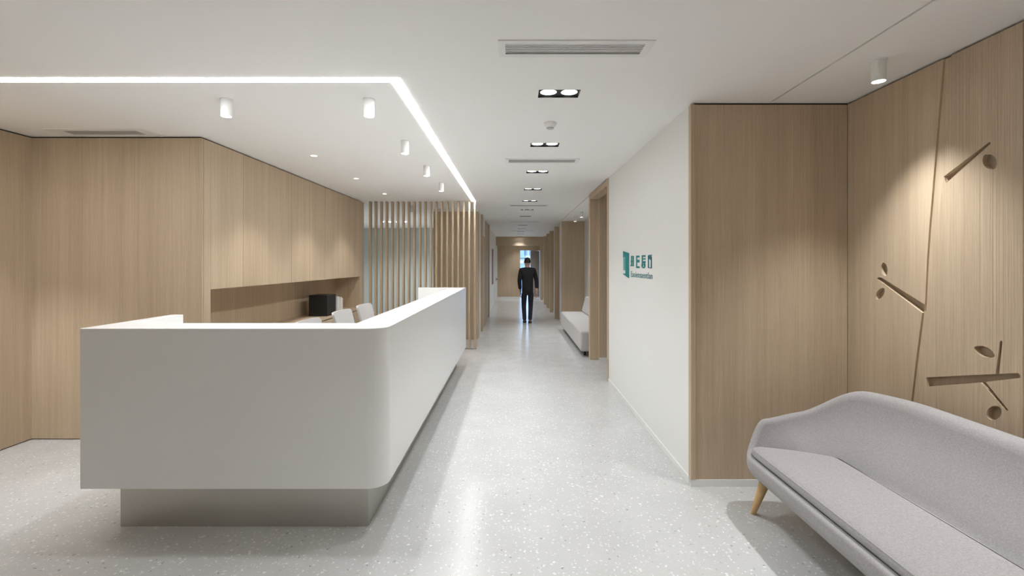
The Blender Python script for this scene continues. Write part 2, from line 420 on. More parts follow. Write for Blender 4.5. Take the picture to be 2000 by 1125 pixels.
for i, (a, b) in enumerate(((12.40, 13.45), (14.06, 15.05), (15.45, 16.4), (16.8, 17.75))):
    corridor_door(i+1, 1, 1.225, .12, a, b, 2.485, '')
for i, (a, b) in enumerate(((13.45, 14.06), (15.05, 15.45), (16.4, 16.8), (17.75, 18.8))):
    struct(box('baseboard_corridor', 1.213, 1.225, a, b, 0, .05, 'trimw'))

# ---- back of the reception: oak block, corridor left wall, room behind the slats
wb = wall('wall_screen', -1.584, -.70, 9.10, 9.45, 0, 2.52, m='oak')
box('wall_head', -1.584, -.70, 9.10, 9.45, 2.52, H, 'white', wb)
wcl = wall('wall_corridor_left', -.86, -.72, 9.45, 18.8, 0, H)
corridor_door(5, -1, -.72, .035, 10.25, 11.65, 2.13, '')
box('wood_panel', -.72, -.70, 11.70, 12.85, .05, H-.01, 'oak', wcl)
box('post', -.72, -.675, 12.88, 13.0, 0, H-.01, 'oak', wcl, .002)
box('post', -.72, -.675, 10.12, 10.22, 0, H-.01, 'oak', wcl, .002)
struct(box('baseboard_left', -.72, -.71, 13.02, 18.8, 0, .06, 'trimw'))
tag(box('wall_panel', -.72, -.705, 15.35, 16.25, .78, 1.98, 'rust', bev=.004), 'narrow orange-brown panel hung on the white corridor wall', 'panel')
dl = bpy.data.objects.new('door_6', None); COL.objects.link(dl); dl.location = (-.72, 17.9, 0); struct(dl)
box('door_leaf', -.72, -.700, 17.2, 18.55, .008, 2.1, 'trimw', dl)
hd = box('handle_plate', -.700, -.688, 18.30, 18.38, .78, .94, 'black', dl)
box('lever', -.688, -.640, 18.325, 18.355, .85, .875, 'black', hd); box('lever', -.655, -.635, 18.21, 18.355, .85, .875, 'black', hd)
# glazed room behind the slats
wg = wall('wall_glazed', -5.6, -1.2, 14.0, 14.1, 0, H, m='white')
for i in range(5): box('glass_panel', -5.55+.86*i, -5.55+.86*i+.845, 13.985, 13.998, 0.02, H-.02, 'glassw', wg)
wall('wall_back_left', -5.7, -5.6, 8.15, 14.1, 0, H)
wall('wall_back_right', -1.5, -.86, 9.45, 14.0, 0, H)
wall('wall_cabinet_back', -3.3, -3.095, 4.02, 8.16, 0, H)
wall('wall_niche_end', -5.6, -3.09, 8.06, 8.16, 0, H)
# ---- end of the corridor
wend = wall('wall_end', -.86, .283, 19.62, 19.75, 0, H, m='oak')
box('wood_panel', .283, .725, 19.62, 19.75, 2.045, H, 'oak', wend)
box('wood_panel', 1.12, 1.5, 19.62, 19.75, 0, H, 'oak', wend)
box('wood_panel', .725, 1.12, 19.62, 19.75, 2.03, H, 'oak', wend)
struct(box('baseboard_end', -.70, .283, 19.608, 19.62, 0, .07, 'trimw'))
hdr = struct(box('trim_1', -.78, 1.25, 18.8, 18.95, 2.215, H, 'oak_x'))
struct(box('trim_2', -.78, -.665, 18.8, 18.95, 0, 2.215, 'trimw'))
struct(box('trim_3', 1.10, 1.25, 18.8, 18.95, 0, 2.215, 'oak'))
wall('wall_end_left', -.86, -.74, 18.95, 19.62, 0, H); wall('wall_end_right', 1.22, 1.4, 18.95, 19.62, 0, H, m='oak')
gd = bpy.data.objects.new('door_7', None); COL.objects.link(gd); gd.location = (.92, 19.6, 0); struct(gd)
box('door_leaf', .735, 1.11, 19.60, 19.64, .07, 2.025, 'greydoor', gd, .003)
box('kick_plate', .735, 1.11, 19.595, 19.64, 0.005, .07, 'trimw', gd)
win = bpy.data.objects.new('window_1', None); COL.objects.link(win); win.location = (.5, 20.0, 0); struct(win)
for nm, a in (('frame', (.20, .30, 1.95, 2.30)), ): pass
box('frame', .15, .29, 19.98, 20.03, 0, 2.2, 'trimw', win); box('frame', .72, .85, 19.98, 20.03, 0, 2.2, 'trimw', win)
box('frame', .29, .72, 19.98, 20.03, 2.06, 2.2, 'trimw', win); box('mullion', .485, .51, 19.985, 20.025, 0, 2.06, 'trimw', win)
box('transom', .29, .72, 19.985, 20.025, 1.70, 1.73, 'trimw', win)
for a in (.29, .51):
    for z0, z1 in ((0.02, 1.70), (1.73, 2.06)): box('pane', a, a+(.195 if a < .4 else .21), 20.0, 20.006, z0, z1, 'pane', win)
wall('wall_porch_left', .05, .15, 19.75, 20.4, 0, H); wall('wall_porch_right', .85, .95, 19.75, 20.4, 0, H)
wall('wall_porch', .05, .95, 20.03, 20.1, 2.2, H)
bl = thing('building', 'blue-grey building seen through the window at the corridor end', 'building', (0, 34, 0))
box('wall', -6, .78, 34, 40, -3, 3.3, 'facade', bl); box('wall', .78, 8, 36, 40, -3, 2.9, 'facade2', bl)
for i in range(3):
    for j in range(3): box('window', 0.85+.35*i, 1.10+.35*i, 35.95, 36.0, .6+.75*j, 1.1+.75*j, 'facade', bl)
box('ledge', -6, .80, 33.9, 34, 1.5, 1.7, 'facade2', bl)

# ================================================================== CEILING FITTINGS
def twin(x, y, label, watts=TWIN_W, size=92):
    t = thing('twin_downlight', label, 'downlight', (x, y, H), 'twin downlights in a row along the ceiling')
    hs = bmesh.new()
    a, b = .130, .068
    for q in ((-a, -a+.004, -b, b), (a-.004, a, -b, b), (-a+.004, a-.004, -b, -b+.004), (-a+.004, a-.004, b-.004, b)): add_box(hs, *q, -.001, .05)
    add_box(hs, -a, a, -b, b, .05, .056)
    from_bm('housing', hs, 'blackm', t)
    plate('trim_plate', rect(x-a+.004, x+a-.004, y-b+.004, y+b-.004), [circ(x-.066, y, .052), circ(x+.066, y, .052)], .004, lambda u, v, d: (u, v, H+.008+d), 'blackm', t)
    for s in (-1, 1):
        bm = bmesh.new(); add_lathe(bm, [(.056, .0125), (.056, .018)], 32, (s*.066, 0, 0))
        from_bm('lamp', bm, 'glow', t)
        spot('lamp_light', t, (s*.066, 0, .006), watts, size, .95, .045)
    return t
ordn = ['first', 'second', 'third', 'fourth', 'fifth', 'sixth', 'seventh', 'eighth', 'ninth', 'tenth', 'eleventh', 'last']
for i, (y, x) in enumerate(TWIN_Y):
    twin(x, y, ('first' if i == 0 else ordn[i]) + [' black twin downlight in the ceiling row, just past the wide slotted air vent', ' black twin downlight in the ceiling row, just past the smoke detector'][i] if i < 2 else ordn[i]+' black twin downlight of the ceiling row, counting from the wide slotted vent')
for i, (y, x) in enumerate(TWIN_BACK): twin(x, y, ['black twin downlight over the entrance, in front of the slotted vent', 'black twin downlight over the entrance, right above the viewer', 'black twin downlight over the entrance, behind the viewer', 'unseen twin downlight added over the entrance to light the desk front', 'unseen twin downlight added over the entrance as fill beside the left oak wall'][i], TWIN_W*1.0 if i > 1 else TWIN_W, 140 if i > 1 else 92)  # beams from the third on are widened to fill the desk front

twin(.25, 19.1, 'unseen twin downlight added between the oak header and the end wall')  # added out of sight to brighten the corridor end

def vent(x0, x1, y0, y1, label, slots, dark):
    t = thing('air_vent', label, 'air vent', ((x0+x1)/2, (y0+y1)/2, H), 'air vents along the corridor ceiling')
    fw = .034
    plate('frame', rect(x0, x1, y0, y1), [rect(x0+fw, x1-fw*1.2, y0+fw, y1-fw)], .008, lambda u, v, d: (u, v, H-.006+d), 'lampw', t)
    bz = .0045 if dark else .03
    box('backing', x0+.022, x1-.022, y0+.022, y1-.022, H+bz, H+bz+.01, 'blackm' if dark else 'slot', t)
    a, b = y0+fw, y1-fw; p = (b-a)/slots
    for k in range(slots-1 if dark else slots):
        c = a+p*(k+1) if dark else a+p*(k+.5)
        bw = p*(.25 if dark else .36)
        box('slat', x0+fw-.005, x1-fw*1.2+.005, c-bw, c+bw, H-.002, H+.001 if dark else H+.006, 'lampw' if dark else 'grey', t)
    return t
vent(*VENTS[0], 'wide white air vent with black slots in front of the first downlight', 6, True)
vent(*VENTS[1], 'white framed grey air vent between the second and third twin downlights', 8, False)
vent(*VENTS[2], 'thin grey air vent after the fifth twin downlight', 6, False)
vent(*VENTS[3], 'thin grey air vent in the gap between seventh and eighth twin downlights', 6, False)
vent(*VENTS[4], 'thin grey air vent near the far end of the corridor ceiling', 6, False)
x0, x1, y0, y1 = LVENT
t = thing('ceiling_grille', 'flat grey grille in the ceiling above the left oak wall', 'air vent', ((x0+x1)/2, (y0+y1)/2, H))
plate('frame', rect(x0-.03, x1+.03, y0-.01, y1+.01), [rect(x0+.07, x1-.07, y0+.035, y1-.035)], .008, lambda u, v, d: (u, v, H-.005+d), 'lampw', t)
box('backing', x0+.035, x1-.035, y0+.035, y1-.035, H+.03, H+.035, 'slot', t)
for k in range(12):
    c = y0+.04+(y1-y0-.08)*(k+.5)/12; box('slat', x0+.068, x1-.068, c-.0035, c+.0035, H-.001, H+.006, 'grey', t)

t = thing('smoke_detector', 'round white smoke detector on the ceiling between two twin downlights', 'smoke detector', (.282, 3.54, H))
bm = bmesh.new(); add_lathe(bm, [(.050, 0), (.050, -.010), (.046, -.018), (.034, -.034), (.031, -.038)], 36); from_bm('body', bm, 'lampw', t, smooth=False)
bm = bmesh.new(); add_lathe(bm, [(.028, -.038), (.028, -.044), (.020, -.048)], 30); from_bm('sensor', bm, 'sensor', t)

def cylinder_lamp(x, y, label, group, lit=True, watts=CYL_W, size=78, h=.112, r=.034, blend=.6):
    t = thing('cylinder_spotlight', label, 'spotlight', (x, y, H), group)
    bm = bmesh.new(); add_lathe(bm, [(r, -.0005), (r, -h), (r-.003, -h-.001), (r-.004, -h+.010)], 36, caps=False)
    add_lathe(bm, [(r-.004, -h+.010), (.001, -h+.012)], 36, caps=False)
    from_bm('housing', bm, 'lampw', t, smooth=False)
    bm = bmesh.new(); add_lathe(bm, [(r+.006, 0), (r+.006, -.004)], 36); from_bm('ceiling_ring', bm, 'lampw', t)
    bm = bmesh.new(); add_lathe(bm, [(r-.0045, -h+.003), (r-.0045, -h+.007)], 32); from_bm('lamp', bm, 'glow' if lit else 'black', t)
    if lit: spot('lamp_light', t, (0, 0, -h-.004), watts, size, blend, .028)
    return t
G1 = 'white cylinder spotlights above the reception desk'
cylinder_lamp(-1.889, 3.03, 'white cylinder spotlight standing alone left of the row above the desk', G1)
for i, y in enumerate((3.03, 4.06, 5.10, 6.17)):
    cylinder_lamp(-.95 - .006*i, y, ['first and largest', 'second', 'third', 'last and smallest'][i]+' white cylinder spotlight of the row beside the light strip', G1)
cylinder_lamp(-3.80, 3.03, 'white cylinder spotlight beside the left oak wall', G1, watts=CYL_W*2.2)
cylinder_lamp(1.94, 2.448, 'white cylinder spotlight above the grey sofa', 'white cylinder spotlights in the sofa recess', watts=CYL_W*2.1, size=86, blend=1.0)
cylinder_lamp(1.94, 1.20, 'white cylinder spotlight above the near end of the grey sofa', 'white cylinder spotlights in the sofa recess', watts=CYL_W*2.1, size=86, blend=1.0)
for i, y in enumerate((8.6, 9.69, 10.68)):
    cylinder_lamp(1.43, y, ['white cylinder spotlight over the near end of the corridor bench', 'higher of the two white cylinder spotlights above the corridor bench', 'lower white cylinder spotlight above the far end of the corridor bench'][i], 'white cylinder spotlights above the corridor bench', watts=CYL_W*.8)
cylinder_lamp(-1.90, 8.62, 'unlit white cylinder spotlight with black base behind the slats', 'white cylinder spotlights behind the slats', lit=False)
for i, (x, y) in enumerate(SPOTS):
    t = thing('recessed_spotlight', ['first', 'second', 'third'][i]+' small round recessed ceiling light along the oak cabinets', 'spotlight', (x, y, H), 'small recessed lights in front of the oak cabinets')
    plate('rim', circ(x, y, .042, 28), [circ(x, y, .030, 28)], .004, lambda u, v, d: (u, v, H-.003+d), 'lampw', t)
    bm = bmesh.new(); add_lathe(bm, [(.031, .004), (.031, .010)], 28); from_bm('lamp', bm, 'glow', t)
    spot('lamp_light', t, (0, 0, .0), SPOT_W, 95, .6, .025, WARM)
for i, x in enumerate((-3.17, -2.97, -2.78, -3.36)):
    t = thing('ceiling_spotlight', ['leftmost but one', 'middle', 'rightmost', 'leftmost, faint'][i]+' of the small bright lights glowing behind the wooden slats', 'spotlight', (x, 11.8, H), 'small lights behind the wooden slats')
    bm = bmesh.new(); add_lathe(bm, [(.05, 0), (.05, -.012)], 24); from_bm('rim', bm, 'lampw', t)
    bm = bmesh.new(); add_lathe(bm, [(.042, -.012), (.03, -.03)], 24); from_bm('lamp', bm, 'glow', t)
    if i < 3: spot('lamp_light', t, (0, 0, -.035), SPOT_W*2.0, 150, .6, .03)

# light strip, an L of one diffuser
t = thing('light_strip', 'bright white linear light strip bent at a corner in the ceiling', 'strip light', (SX, 2.7, H))
plate('diffuser', strip_hole, [], .01, lambda u, v, d: (u, v, H-.002+d), 'strip', t)

# ================================================================== SLATTED SCREEN
t = thing('slat_screen', 'screen of upright oak slats from floor to ceiling behind the desk', 'screen', (-1.6, 8.06, 0))
first = None
for i in range(20):
    xc = -.676-.0963*i
    if first is None:
        bm = bmesh.new(); add_box(bm, -.0155, .0155, -.03, .06, .006, H-.001, .0015, 1); first = from_bm('slat', bm, 'oak', t, (xc+1.6, 0, 0))
    else:
        c = first.copy(); COL.objects.link(c); c.parent = t; c.location = (xc+1.6, 0, 0)
box('floor_rail', -2.53, -.650, 8.03, 8.09, 0, .008, 'slot', t)

# ================================================================== RECEPTION DESK
desk = thing('reception_desk', 'white U-shaped reception desk with a rounded corner on a steel plinth', 'desk', (-1.5, 4.2, 0))
ZT, ZB = 1.143, .27
XR, XL, YF, YB = -.698, -2.372, 2.51, 6.77
rim = .236
def arc(cx, cy, r, a0, a1, n=14): return [(cx+r*math.cos(R(a0+(a1-a0)*i/n)), cy+r*math.sin(R(a0+(a1-a0)*i/n))) for i in range(n+1)]
rc = .105
outline = [(XL+.012, YF)] + arc(XR-rc, YF+rc, rc, -90, 0) + [(XR, YB-.005), (XR-.005, YB), (-1.38, YB), (-1.385, YB-.08), (XR-rim, YB-.08), (XR-rim, YF+rim), (XL+.085, YF+rim), (XL+.085, 3.19), (XL+.075, 3.20), (XL+.008, 3.20), (XL, 3.19), (XL, YF+.012)]
body = plate('counter', outline, [], ZT-ZB, lambda u, v, d: (u, v, ZB+d), 'desk', desk)
bv = body.modifiers.new('edge', 'BEVEL'); bv.width = .004; bv.segments = 2; bv.limit_method = 'ANGLE'; bv.angle_limit = R(50)
pl = rect(0, 1, 0, 1)
pout = [(-2.24, 2.626), (-.828, 2.626), (-.828, 6.60), (-1.30, 6.60), (-1.30, 6.52), (-.93, 6.52), (-.93, 2.74), (-2.24, 2.74)]
plate('plinth', pout, [], ZB, lambda u, v, d: (u, v, d), 'plinth', desk)
plate('inner_worktop', [(XL+.09, YF+rim+.002), (XR-rim-.002, YF+rim+.002), (XR-rim-.002, YB-.085), (-1.36, YB-.085), (-1.36, 3.25), (XL+.09, 3.25)], [], .03, lambda u, v, d: (u, v, .70+d), 'desk', desk)
box('support_panel', -1.35, XR-rim-.005, 6.50, 6.54, 0, .70, 'desk', desk)
box('support_panel', -2.22, -2.18, 2.76, 3.22, 0, .70, 'desk', desk)

# chairs behind the desk, backs reclined, facing the aisle
def chair(y, label):
    t = thing('office_chair', label, 'chair', (-1.52, y, 0), 'white office chairs behind the desk')
    # curved back shell with rounded top corners: built in (y, z), bent along x
    n, k = 12, 18; W, Zb, Zt = .25, .50, 1.0
    bm = bmesh.new(); g = {}
    for s in (0, 1):
        for i in range(n+1):
            for j in range(k+1):
                f = 1-(1-j/k)**1.9; z = Zb+(Zt-Zb)*f
                wd = W*(1-.10*(1-f))
                rr = .035; top = Zt-z
                if top < rr: wd -= rr-math.sqrt(max(rr*rr-(rr-top)**2, 0))
                yy = -wd+2*wd*i/n
                x = -.215-.10*f-.02*f*f + .10*(yy/W)**2*.35
                g[s, i, j] = bm.verts.new((x+(.024 if s else 0), yy, z))
    for i in range(n):
        for j in range(k):
            bm.faces.new([g[0, i, j], g[0, i, j+1], g[0, i+1, j+1], g[0, i+1, j]])
            bm.faces.new([g[1, i, j], g[1, i+1, j], g[1, i+1, j+1], g[1, i, j+1]])
    for i in range(n):
        for j in (0, k): bm.faces.new([g[0, i, j], g[0, i+1, j], g[1, i+1, j], g[1, i, j]])
    for j in range(k):
        for i in (0, n): bm.faces.new([g[0, i, j], g[1, i, j], g[1, i, j+1], g[0, i, j+1]])
    from_bm('backrest', bm, 'chair', t)
    bm = bmesh.new(); add_box(bm, -.23, .24, -.235, .235, .44, .49, .02, 3); from_bm('seat', bm, 'chair', t)
    bm = bmesh.new(); add_tube(bm, [(-.10, 0, .43), (-.20, 0, .43), (-.235, 0, .50), (-.24, 0, .60)], [.018]*4); from_bm('back_support', bm, 'chrome', t)
    bm = bmesh.new(); add_lathe(bm, [(.028, .10), (.028, .28), (.018, .28), (.018, .44)], 20); from_bm('column', bm, 'chrome', t)
    for q in range(5):
        a = 2*math.pi*q/5+.3; c, s = math.cos(a), math.sin(a)
        bm = bmesh.new(); add_tube(bm, [(0, 0, .115), (.15*c, .15*s, .09), (.27*c, .27*s, .065)], [.024, .019, .014], 10); lg = from_bm('leg', bm, 'chrome', t)
        bm = bmesh.new(); add_lathe(bm, [(.010, 0), (.026, .008), (.026, .045), (.012, .055)], 16, (.27*c, .27*s, 0)); from_bm('caster', bm, 'black', lg)
    return t
chair(4.04, 'white office chair showing only its top corner over the desk front'); chair(4.85, 'white office chair in front of the black box on the worktop'); chair(5.57, 'white office chair nearest the slat screen')

# box and files on the worktop
t = thing('storage_box', 'black cube-shaped box standing on the oak worktop', 'box', (-2.78, 6.74, .74))
box('body', -2.925, -2.63-.03, 6.58, 6.90, .74, 1.035, 'blackm', t, .004); box('lid', -2.924, -2.661, 6.581, 6.899, 1.035, 1.042, 'black', t, .002)
fl = [(6.99, .030, .255, .20, 'tall white file standing right behind the black box'), (7.03, .022, .25, .19, 'thin white file, second in the row behind the black box'), (7.06, .035, .19, .17, 'short white booklet, middle of the row behind the black box'), (7.10, .030, .20, .18, 'cream file, fourth in the row behind the black box'), (7.14, .040, .235, .21, 'thick white file, fifth in the row behind the black box'), (7.19, .026, .215, .16, 'thin white file at the far end of the row behind the black box')]
for y, th, h, d, lab in fl:
    t = thing('file_folder', lab, 'file', (-2.75, y, .74), 'white files on the worktop')
    xr = -2.66-random.uniform(0, .03)
    bm = bmesh.new(); add_box(bm, xr-d+2.75, xr+2.75, 0, .002, 0, h); add_box(bm, xr-d+2.75, xr+2.75, th-.004, th-.002, 0, h); add_box(bm, xr+2.748, xr+2.75, .002, th-.004, 0, h)
    from_bm('cover', bm, 'paper', t)
    bm = bmesh.new(); add_box(bm, xr-d+2.755, xr+2.747, .0025, th-.0045, .003, h-.008); from_bm('pages', bm, 'trimw', t)

# ================================================================== SIGN ON THE RIGHT WALL
sign = thing('wall_sign', 'teal wall sign with open-door emblem, four characters and a name', 'sign', (1.2, 4.5, 1.5))
def sp(cx, cy):
    x = 1205+cx/15.; y = 480+cy/15.; d = 1.2*F/(x-1003.); return (d, EYE-(y-514.)/F*d)
on_wall = lambda u, v, d: (1.1995-d, u, v)
def glyph(name, polys, m, t=.004):
    verts, faces = [], []
    objs = []
    for kp, p in enumerate(polys):
        t += .00025
        n0 = len(verts); q = [sp(*c) for c in p]; n = len(q)
        verts += [Vector(on_wall(u, v, 0))-Vector(sign.location) for u, v in q]+[Vector(on_wall(u, v, t))-Vector(sign.location) for u, v in q]
        tris = tessellate_polygon([[Vector((u, v, 0)) for u, v in q]])
        faces += [tuple(n0+n+i for i in tr) for tr in tris]
        faces += [(n0+i, n0+(i+1) % n, n0+n+(i+1) % n, n0+n+i) for i in range(n)]
    me = bpy.data.meshes.new(name); me.from_pydata(verts, [], faces)
    bm = bmesh.new(); bm.from_mesh(me); bmesh.ops.holes_fill(bm, edges=[e for e in bm.edges if e.is_boundary], sides=0)
    bmesh.ops.recalc_face_normals(bm, faces=bm.faces[:]); bm.to_mesh(me); bm.free()
    return link(name, me, m, sign)
R4 = lambda a, b, c, d: [(a, c), (b, c), (b, d), (a, d)]
glyph('emblem', [[(188, 158), (358, 216), (358, 950), (195, 838), (197, 812), (258, 820), (252, 365), (241, 330), (222, 318), (202, 335), (190, 360)]], 'teal')
glyph('emblem_panel', [[(194, 395), (204, 348), (222, 340), (236, 378), (240, 718), (196, 724)]], 'teal_l')
glyph('character', [R4(424, 444, 300, 590), R4(473, 495, 305, 600), R4(420, 497, 345, 366), R4(415, 497, 428, 485), R4(405, 497, 560, 598), R4(440, 478, 386, 402), R4(445, 470, 505, 520), R4(430, 490, 296, 312)], 'teal')
glyph('character', [R4(572, 593, 290, 655), R4(593, 662, 290, 340), R4(606, 660, 410, 490), R4(593, 612, 472, 492), R4(593, 662, 605, 655)], 'teal')
rg = []
for i in range(16):
    a, b = 2*math.pi*i/16, 2*math.pi*(i+1)/16
    rg.append([(787+34*math.cos(a), 560+62*math.sin(a)), (787+34*math.cos(b), 560+62*math.sin(b)), (787+50*math.cos(b), 575+85*math.sin(b)), (787+50*math.cos(a), 575+85*math.sin(a))])
glyph('character', [R4(738, 760, 278, 600), R4(760, 840, 275, 325), R4(760, 840, 370, 405), R4(760, 840, 450, 505), [(780, 545), (795, 545), (795, 580), (780, 580)]]+rg, 'teal')
glyph('character', [R4(918, 942, 300, 655), [(918, 300), (935, 268), (1028, 262), (1028, 290), (950, 300)], [(960, 310), (1015, 305), (1020, 340), (965, 345)], R4(1003, 1027, 340, 640), [(942, 350), (965, 345), (1003, 395), (1003, 430)], [(966, 625), (1003, 640), (1027, 640), (1015, 662), (975, 660)], [(975, 350), (1027, 345), (1027, 375), (985, 380)]], 'teal_d')
fc = bpy.data.curves.new('lettering', 'FONT'); fc.body = 'Eaoiensaentlan'; fc.size = .095; fc.extrude = .0012; fc.space_character = 1.12
fo = bpy.data.objects.new('lettering_curve', fc); COL.objects.link(fo)
bpy.context.view_layer.update()
me = bpy.data.meshes.new_from_object(fo.evaluated_get(bpy.context.evaluated_depsgraph_get())); bpy.data.objects.remove(fo)
xs = [v.co.x for v in me.vertices]; wd = max(xs)-min(xs); mn = min(xs)
for v in me.vertices:
    u, vv, dd = v.co
    v.co = Vector((1.1985-dd, 4.70-(u-mn)/wd*.72, 1.362+vv*.86))-Vector(sign.location)
me.materials.clear(); link('lettering', me, 'teal_d', sign)

# ================================================================== CORRIDOR BENCH
t = thing('bench', 'pale upholstered bench in the alcove along the corridor', 'bench', (1.4, 8.9, 0))
bm = bmesh.new(); add_box(bm, -.33, .40, -1.55, 1.52, .085, .41, .035, 4); from_bm('seat', bm, 'bench', t)
bm = bmesh.new(); add_box(bm, -.06, .08, -1.52, 1.50, 0, .36, .03, 4)
bmesh.ops.rotate(bm, cent=(0, 0, 0), matrix=Matrix.Rotation(R(14), 3, 'Y'), verts=bm.verts[:]); bmesh.ops.translate(bm, vec=(.19, 0, .40), verts=bm.verts[:])
from_bm('backrest', bm, 'bench', t)
for x in (-.24, .30):
    for y in (-1.38, 1.38):
        bm = bmesh.new(); add_lathe(bm, [(.016, 0), (.022, .088)], 16, (x, y, 0)); from_bm('leg', bm, 'black', t)

# ================================================================== SOFA
sofa = thing('sofa', 'grey upholstered curved-back sofa on splayed wooden legs', 'sofa', (1.74, 1.88, 0))
FX, BX, YA, YZ = 1.365, 2.125, .96, 2.80
def ring_pts(n_arc=16, n_side=14, n_back=26):
    rf, rb = .15, .52; P = []
    def seg(a, b, n):
        for i in range(n): f = i/n; P.append((a[0]+(b[0]-a[0])*f, a[1]+(b[1]-a[1])*f))
    def ar(cx, cy, r, a0, a1, n):
        for i in range(n): a = R(a0+(a1-a0)*i/n); P.append((cx+r*math.cos(a), cy+r*math.sin(a)))
    seg((FX, YZ-rf), (FX, YA+rf), n_back)
    ar(FX+rf, YA+rf, rf, 180, 270, n_arc)
    seg((FX+rf, YA), (BX-rb, YA), n_side)
    ar(BX-rb, YA+rb, rb, 270, 360, n_arc+6)
    seg((BX, YA+rb), (BX, YZ-rb), n_back)
    ar(BX-rb, YZ-rb, rb, 0, 90, n_arc+6)
    seg((BX-rb, YZ), (FX+rf, YZ), n_side)
    ar(FX+rf, YZ-rf, rf, 90, 180, n_arc)
    return P
ss = lambda a, b, x: (lambda q: q*q*(3-2*q))(min(max((x-a)/(b-a), 0), 1))
ring = ring_pts(); NR = len(ring)
nrm = []
for i in range(NR):
    a, b = Vector(ring[i-1]), Vector(ring[(i+1) % NR]); d = (b-a).normalized(); nrm.append(Vector((-d.y, d.x)))
cen = Vector(((FX+BX)/2, (YA+YZ)/2))
if (cen-Vector(ring[0])).dot(nrm[0]) < 0: nrm = [-q for q in nrm]
def hgt(x): return .372+.185*ss(FX-.005, FX+.15, x)+.062*ss(FX+.10, FX+.45, x)+.166*ss(FX+.36, FX+.66, x)
def in_low(x): return .045+.095*ss(FX+.01, FX+.22, x)+.07*ss(FX+.2, FX+.5, x)+.10*ss(FX+.45, BX, x)
def in_top(x): return .045+.02*ss(FX, FX+.3, x)+.055*ss(FX+.4, BX, x)
inner = [Vector(ring[i])+nrm[i]*in_low(ring[i][0]) for i in range(NR)]
for _ in range(260):     # ease the inside line round the back corners
    inner = [inner[i].lerp((inner[i-1]+inner[(i+1) % NR])/2, .6*ss(FX+.06, FX+.2, inner[i].x)) for i in range(NR)]
def spine_cap(bm, loop, steps):
    """close a loop by rings drawn in towards the sofa's long middle line"""
    prev = loop; n = len(loop)
    for f, dz in steps:
        cur = []
        for v in loop:
            tgt = Vector((.02, min(max(v.co.y, -.62), .62), v.co.z))
            q = v.co.lerp(tgt, f); q.z = v.co.z+dz; cur.append(bm.verts.new(q))
        for i in range(n): bm.faces.new((prev[i], prev[(i+1) % n], cur[(i+1) % n], cur[i]))
        prev = cur
    bm.faces.new(prev)
bm = bmesh.new(); rows = []
for i in range(NR):
    x, y = ring[i]; p = Vector((x, y)); n = nrm[i]; h = hgt(x); il, it = in_low(x), in_top(x)
    lean = .03*ss(FX+.1, FX+.5, x)
    back = ss(FX+.05, FX+.4, x)
    prof = [(.13, .225), (.06, .235), (.03, .262)]
    for f in (.25, .5, .75): prof.append((.03-.035*math.sin(f*math.pi/1.6)-lean*0, .262+(h-.03-.262)*f))
    th = it; r = th/2
    o0 = -.005
    for a in range(0, 181, 30): prof.append((o0+r-r*math.cos(R(a))+.0, h-r*.9+r*.9*math.sin(R(a))))
    zt = h-r*.9
    for f in (.2, .4, .6, .8, 1.0):
        e = f*f*(3-2*f)*.55+.45*f
        prof.append((o0+th+(il-th-o0)*e+.012*math.sin(f*math.pi)*-1*back, zt+(.362-zt)*f))
    row = []
    for k, (o, z) in enumerate(prof):
        q = p+n*o
        if k >= len(prof)-5:
            q = q+(inner[i]-(p+n*il))*ss(-.05, 1, (k-(len(prof)-6))/5)
        row.append(bm.verts.new((q.x-1.74, q.y-1.88, z)))
    rows.append(row)
for i in range(NR):
    a, b = rows[i], rows[(i+1) % NR]
    for j in range(len(a)-1): bm.faces.new((a[j], a[j+1], b[j+1], b[j]))
spine_cap(bm, [r_[0] for r_ in rows], [(.5, 0), (.9, 0)]); spine_cap(bm, [r_[-1] for r_ in rows], [(.5, 0), (.9, 0)])
from_bm('shell', bm, 'sofa', sofa, smooth=True)
# seat cushion
bm = bmesh.new(); rows = []
prof = [(.03, .372), (.006, .376), (0, .386), (0, .402), (.008, .414), (.03, .423)]
for i in range(NR):
    x, y = ring[i]; n = nrm[i]; il = -.008-.016*(1-ss(FX, FX+.08, x)); c = inner[i]
    rows.append([bm.verts.new((c.x+n.x*(il+o)-1.74, c.y+n.y*(il+o)-1.88, z)) for o, z in prof])
for i in range(NR):
    a, b = rows[i], rows[(i+1) % NR]
    for j in range(len(a)-1): bm.faces.new((a[j], a[j+1], b[j+1], b[j]))
spine_cap(bm, [r_[0] for r_ in rows], [(.5, 0), (.9, 0)])
spine_cap(bm, [r_[-1] for r_ in rows], [(.15, .006), (.35, .013), (.6, .019), (.85, .022), (.97, .022)])
cu = from_bm('seat_cushion', bm, 'sofa', sofa, smooth=True)
bm = bmesh.new(); rr = []
for i in range(NR):
    x, y = ring[i]; n = nrm[i]; il = -.008-.016*(1-ss(FX, FX+.08, x)); c = inner[i]
    c = Vector((c.x+n.x*(il+.008)-1.74, c.y+n.y*(il+.008)-1.88, .4125))
    rr.append([bm.verts.new(c+Vector((n.x, n.y, 0))*(.0035*math.cos(2*math.pi*k/6))+Vector((0, 0, .0035*math.sin(2*math.pi*k/6)))) for k in range(6)])
for i in range(NR):
    for k in range(6): bm.faces.new((rr[i][k], rr[i][(k+1) % 6], rr[(i+1) % NR][(k+1) % 6], rr[(i+1) % NR][k]))
from_bm('piping', bm, 'sofa', cu, smooth=True)
